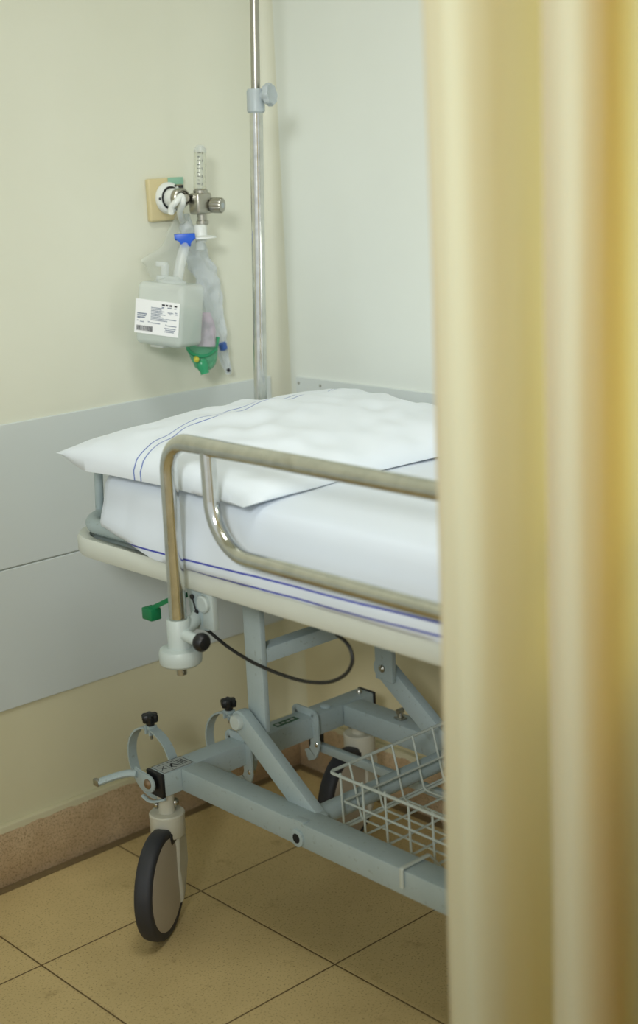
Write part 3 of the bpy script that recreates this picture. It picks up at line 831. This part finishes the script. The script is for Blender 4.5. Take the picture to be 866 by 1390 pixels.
# humidifier bottle hanging from the flowmeter
hb = empty('humidifier_bottle', (.37, -.10, 1.02), 'cloudy humidifier bottle with white printed label hanging below flowmeter', 'bottle')
yb = -.098
nc = fb+V((-.006, 0, -.040))
m = MB(); m.lathe([(.010, -.001), (.0125, -.004), (.0125, -.020), (.013, -.022), (.030, -.025), (.031, -.028), (.012, -.031), (.010, -.036)], nc, (0, 0, 1), 26); m.build('screw_cap', M['white_pl'], hb)
m = MB(); m.cyl(nc+V((-.003, 0, -.034)), nc+V((-.006, -.004, -.052)), .009, 18); m.build('neck_tube', M['tube'], hb)
bc = at(251, 322, 'y', fb.y-.004)
ex = V((.80, -.60, 0)); ez = V((0, 0, 1))
m = MB(); m.prism([(-.0205, .007), (.0205, .007), (.0205, -.004), (.011, -.007), (.0095, -.018), (-.0085, -.018), (-.010, -.007), (-.0205, -.004)], -.010, .010, (bc, ex, (-.06, 0, 1), V((.60, .80, 0))), .002)
m.build('blue_connector', M['blue_pl'], hb)
j1 = at(240, 386, 'y', yb)
m = MB(); m.tube(spline([bc+V((0, 0, -.014)), bc+(j1-bc)*.5, j1], 4), .0105, 18); m.build('clear_arm', M['tube'], hb)
# body: rounded block, turned towards the room and tilted
Lft = at(193, 420, 'y', yb)
bctr = at(231, 425, 'y', yb)
rot = Matrix.Rotation(math.radians(-68), 4, 'Z')
tilt = Matrix.Rotation(math.radians(7.0), 4, V((.58, .80, 0)))
BM = Matrix.Translation(bctr) @ tilt @ rot
def bloc(m_, lo, hi, bev, seg=4): m_.box(lo, hi, bev, seg, BM)
m = MB(); bloc(m, (-.052, -.045, -.062), (.052, .045, .060), .012, 5)
bt = m.build('bottle_body', M['bottle'], hb, 60)
m = MB(); bloc(m, (-.0495, -.0425, -.0595), (.0495, .0425, .012), .010, 4); lab(m.build('water', M['water'], bt, 60), 'clear water filling the bottle')
m = MB(); m.lathe([(.030, -.004), (.028, .004), (.018, .007), (.012, .012)], BM @ V((.0, 0, .060)), BM.to_3x3() @ V((0, 0, 1)), 24); m.build('shoulder', M['bottle'], bt)
m = MB()
t0 = BM @ V((-.030, -.006, .056))
m.box((-.030, -.012, .058), (-.008, .010, .072), .003, 2, BM); m.box((-.022, -.008, .066), (-.010, .006, .094), .003, 2, BM); m.box((-.036, -.006, .088), (-.012, .004, .098), .002, 2, BM)
m.build('snap_valve', M['tube'], bt)
m = MB(); m.box((-.03, -.020, -.068), (.0, .020, -.060), .002, 2, BM); m.build('foot_tab', M['white_pl'], bt)
# label with printed lines and bars
m = MB().mat(M['paper']); yf = -.0458
def lrect(x0, x1, z0, z1, dy=0.0): m.face([m.bm.verts.new(BM @ V((x, yf-dy, z))) for x, z in ((x0, z0), (x1, z0), (x1, z1), (x0, z1))])
lx0, lx1, lz0, lz1 = -.0515, .048, -.040, .026
m.box((lx0, yf, lz0), (lx1, yf+.0006, lz1), 0, 1, BM)
W, Hh = lx1-lx0, lz1-lz0
def ink(mat, u0, u1, v0, v1): m.mat(mat); lrect(lx0+W*u0, lx0+W*u1, lz1-Hh*v1, lz1-Hh*v0, .0004)
for k in range(3): ink(M['ink_blue'], .05, .27-.02*k, .40+.055*k, .435+.055*k)
for k in range(9): ink(M['ink_blue'], .36, (.64, .60, .66, .62, .69, .58, .65, .72, .74)[k], .20+.045*k, .222+.045*k)
for k, (u, w) in enumerate(((.60, .07), (.69, .05), (.77, .06), (.88, .06))): ink(M['ink'], u, u+w, .08+.0*k, .13); ink(M['ink_blue'], u+.12*(k == 1), u+w*.8, .16, .19)
for u0, u1, v in ((.74, .86, .30), (.78, .82, .345), (.90, .95, .28), (.91, .96, .33), (.70, .94, .50), (.05, .09, .62), (.12, .22, .645), (.30, .34, .63), (.36, .58, .65), (.70, .73, .66), (.74, .95, .68), (.68, .94, .76), (.70, .92, .81), (.68, .90, .86), (.06, .12, .54)):
    ink(M['ink_blue'], u0, u1, v, v+.025)
u = .05
while u < .40:
    w = random.choice((.006, .010, .016)); ink(M['ink'], u, min(u+w, .41), .77, .92); u += w+random.choice((.006, .010))
lab(m.build('label', None, bt, 0), 'white paper label printed with small text and a bar code')

# bag, strap and mask
bg = empty('plastic_bag', (.49, -.07, .94), 'long crumpled clear plastic bag hanging beside the bottle', 'bag')
def loft_film(name, mat, rows, dep, parent, seed=0, n=22, wr=.004, tmax=.013):
    """rows: (left px, right px, y px) measured on the plane y=dep; builds a flattened closed sleeve"""
    m = MB(); pts = spline([V((l, r, y)) for l, r, y in rows], 6)
    rings = []
    for i, q in enumerate(pts):
        a, b = at(q.x, q.z, 'y', dep), at(q.y, q.z, 'y', dep)
        c = (a+b)/2; hw = (b-a).length/2; d = (b-a).normalized(); ring = []
        th = min(tmax, hw*.5)
        for k in range(n):
            t = 2*PI*k/n; r1 = nz(i*.22+seed, math.cos(t)*1.7, math.sin(t)*1.7)*wr*min(1, hw/.02)
            ring.append(c+d*((hw+r1)*math.cos(t))+V((0, (th+2.2*r1)*math.sin(t), 0)))
        rings.append(ring)
    m.rings(rings, True); return m.build(name, mat, parent, 28)
loft_film('bag_film', M['bag'], [(247, 256, 290), (246, 262, 305), (246, 276, 325), (250, 284, 345), (256, 291, 362), (266, 298, 380), (272, 301, 400), (277, 304, 425), (283, 305, 450), (291, 307, 470), (297, 309, 484), (303, 313, 500), (308, 313, 508)], -.028, bg, 1, 26, .006, .010)
loft_film('bag_corner', M['bag_side'], [(240, 250, 288), (230, 247, 310), (218, 244, 335), (192, 240, 352), (198, 240, 362), (206, 238, 378), (214, 236, 388)], -.015, bg, 5, wr=.002, tmax=.007)
m = MB(); hk = at(247, 275, 'y', -.10)
m.tube(spline([at(232, 290, 'y', -.085), at(233, 281, 'y', -.09), at(239, 274, 'y', -.10), at(246, 266, 'y', -.10), at(248, 276, 'y', -.10), at(244, 288, 'y', -.07), at(247, 300, 'y', -.034)], 6), .0062, 12)
m.build('knotted_strap', M['white_pl'], bg, 60)
m = MB(); e0, e1 = at(301.5, 465, 'y', -.042), at(304, 475, 'y', -.042)
m.cyl(e0, e1, .0085, 16, .002); lab(m.build('blue_fitting', simple('dull_blue_plastic', rgb(62, 98, 168), .4), bg), 'small blue tube fitting inside the bag')
m = MB(); m.cyl(at(309.5, 501, 'y', -.042), at(311, 504, 'y', -.042), .0035, 10); m.build('bag_tip', M['ink'], bg)

mk = empty('oxygen_mask', (.44, -.07, .955), 'green tinted oxygen mask hanging below the bottle', 'mask')
def cone(rows, dep, name, mat, seed, wr=.002): return loft_film(name, mat, rows, dep, mk, seed, 24, wr)
cone([(264, 286, 436), (262, 289, 448), (259, 292, 460), (256, 295, 468), (257, 294, 480), (262, 292, 492), (266, 288, 499), (270, 284, 502)], -.078, 'mask_shell', M['mask'], 9)
m = MB()
m.tube(spline([at(254, 468, 'y', -.085), at(257, 477, 'y', -.09), at(268, 483, 'y', -.09), at(282, 482, 'y', -.09), at(292, 474, 'y', -.085), at(296, 458, 'y', -.08)], 6), .0038, 10); m.build('mask_edge', M['mask_green'], mk, 60)
m = MB(); m.lathe([(.010, 0), (.0125, .006), (.0125, .014), (.009, .024), (.009, .030)], at(272, 488, 'y', -.085), (.15, -.25, -1), 18); m.build('mask_port', M['mask_green'], mk)
m = MB(); m.lathe([(.0048, 0), (.0055, .003), (.0055, .008), (.0030, .010)], at(266, 486, 'y', -.095), (-.3, -.6, -.3), 12); lab(m.build('valve', simple('yellow_valve', rgb(200, 196, 70), .5), mk), 'yellowish valve')
cone([(270, 284, 424), (270, 290, 440), (268, 292, 455), (266, 291, 470)], -.095, 'elastic_strap', M['pink'], 14, .003)

# ------------------------------------------------------------------ curtain in front
def make_curtain():
    # plan of the pleats: (pixel column at eye level, distance from camera); runs towards the viewer on the right
    key = [(636, 1.500), (618, 1.508), (600, 1.512), (592, 1.500), (594, 1.482), (604, 1.470), (624, 1.458), (648, 1.462), (676, 1.482), (704, 1.515), (730, 1.552), (752, 1.580), (768, 1.565),
           (764, 1.500), (748, 1.430), (743.5, 1.395), (750, 1.362), (770, 1.345), (796, 1.352), (816, 1.385), (831, 1.45), (846, 1.52), (864, 1.552), (892, 1.556), (914, 1.535),
           (918, 1.48), (908, 1.39), (910, 1.34), (930, 1.31), (960, 1.33), (985, 1.38), (1010, 1.40), (1025, 1.36), (1030, 1.29), (1050, 1.25), (1085, 1.26), (1110, 1.31), (1135, 1.33), (1150, 1.28), (1170, 1.23), (1200, 1.22)]
    plan = []
    for px, d in key:
        r = ray(px, 660); h = V((r.x, r.y, 0)).normalized(); plan.append(V((CAM.x+h.x*d, CAM.y+h.y*d, 0)))
    plan = spline(plan, 7)
    m = MB(); zs = [.13+(2.60-.13)*k/46 for k in range(47)]
    rows = []
    for z in zs:
        row = []
        for i, p in enumerate(plan):
            a = .004*nz(i*.05, z*1.3, 3)+.002*nz(i*.11, z*3.1, 8)
            if i < 26: a += .006*nz(i*.02, z*4.5, 15)*max(0, 1-i/26)*(1 if z < 1.1 else .25)
            t = (plan[min(i+1, len(plan)-1)]-plan[max(i-1, 0)]).normalized()
            row.append(m.bm.verts.new(p+V((t.y, -t.x, 0))*a+V((0, 0, z))))
        rows.append(row)
    for a, b in zip(rows, rows[1:]):
        for i in range(len(a)-1): m.face((a[i], a[i+1], b[i+1], b[i]))
    return m.build('privacy_curtain', M['curtain'], None, 80), plan
cu, cplan = make_curtain()
tag(cu, 'pale yellow privacy curtain hanging in deep folds beside the bed', 'curtain')

# ------------------------------------------------------------------ light
def area(name, loc, aim, size, power, col, sy=None):
    d = bpy.data.lights.new(name, 'AREA'); d.energy = power; d.color = col; d.size = size
    if sy: d.shape = 'RECTANGLE'; d.size_y = sy
    o = bpy.data.objects.new(name, d); COL.objects.link(o); o.location = loc
    o.rotation_euler = (V(aim)-V(loc)).to_track_quat('-Z', 'Y').to_euler(); return o
def spot(name, loc, aim, power, angle, radius, col):
    d = bpy.data.lights.new(name, 'SPOT'); d.energy = power; d.color = col; d.spot_size = math.radians(angle)
    d.spot_blend = 1.0; d.shadow_soft_size = radius
    o = bpy.data.objects.new(name, d); COL.objects.link(o); o.location = loc
    o.rotation_euler = (V(aim)-V(loc)).to_track_quat('-Z', 'Y').to_euler(); return o
spot('fill_spot', (-2.6, -2.9, 2.3), (.52, -.5, .95), 290, 31, .30, (.965, 1.0, .99))  # added fill, no real fixture: soft cone pools light on bed and corner
area('ceiling_light', (-.45, -1.45, 2.93), (-.45, -1.45, 0), .8, 19, (.97, 1.0, .99), .6)
area('curtain_backlight', (.69, -2.25, 1.08), (-1.0, -2.25, 1.06), .9, 10, (.98, 1.0, .93), .12)  # unseen strip added past the bed so the curtain glows from behind
w = bpy.data.worlds.new('world'); SC.world = w; w.use_nodes = True
bgn = w.node_tree.nodes['Background']; bgn.inputs[0].default_value = (.95, 1.0, .99, 1); bgn.inputs[1].default_value = .75
SC.view_settings.view_transform = 'Standard'
SC.view_settings.look = 'None'
SC.view_settings.exposure = 0.0
SC.cycles.max_bounces = 10
SC.cycles.transparent_max_bounces = 16
SC.cycles.use_denoising = True
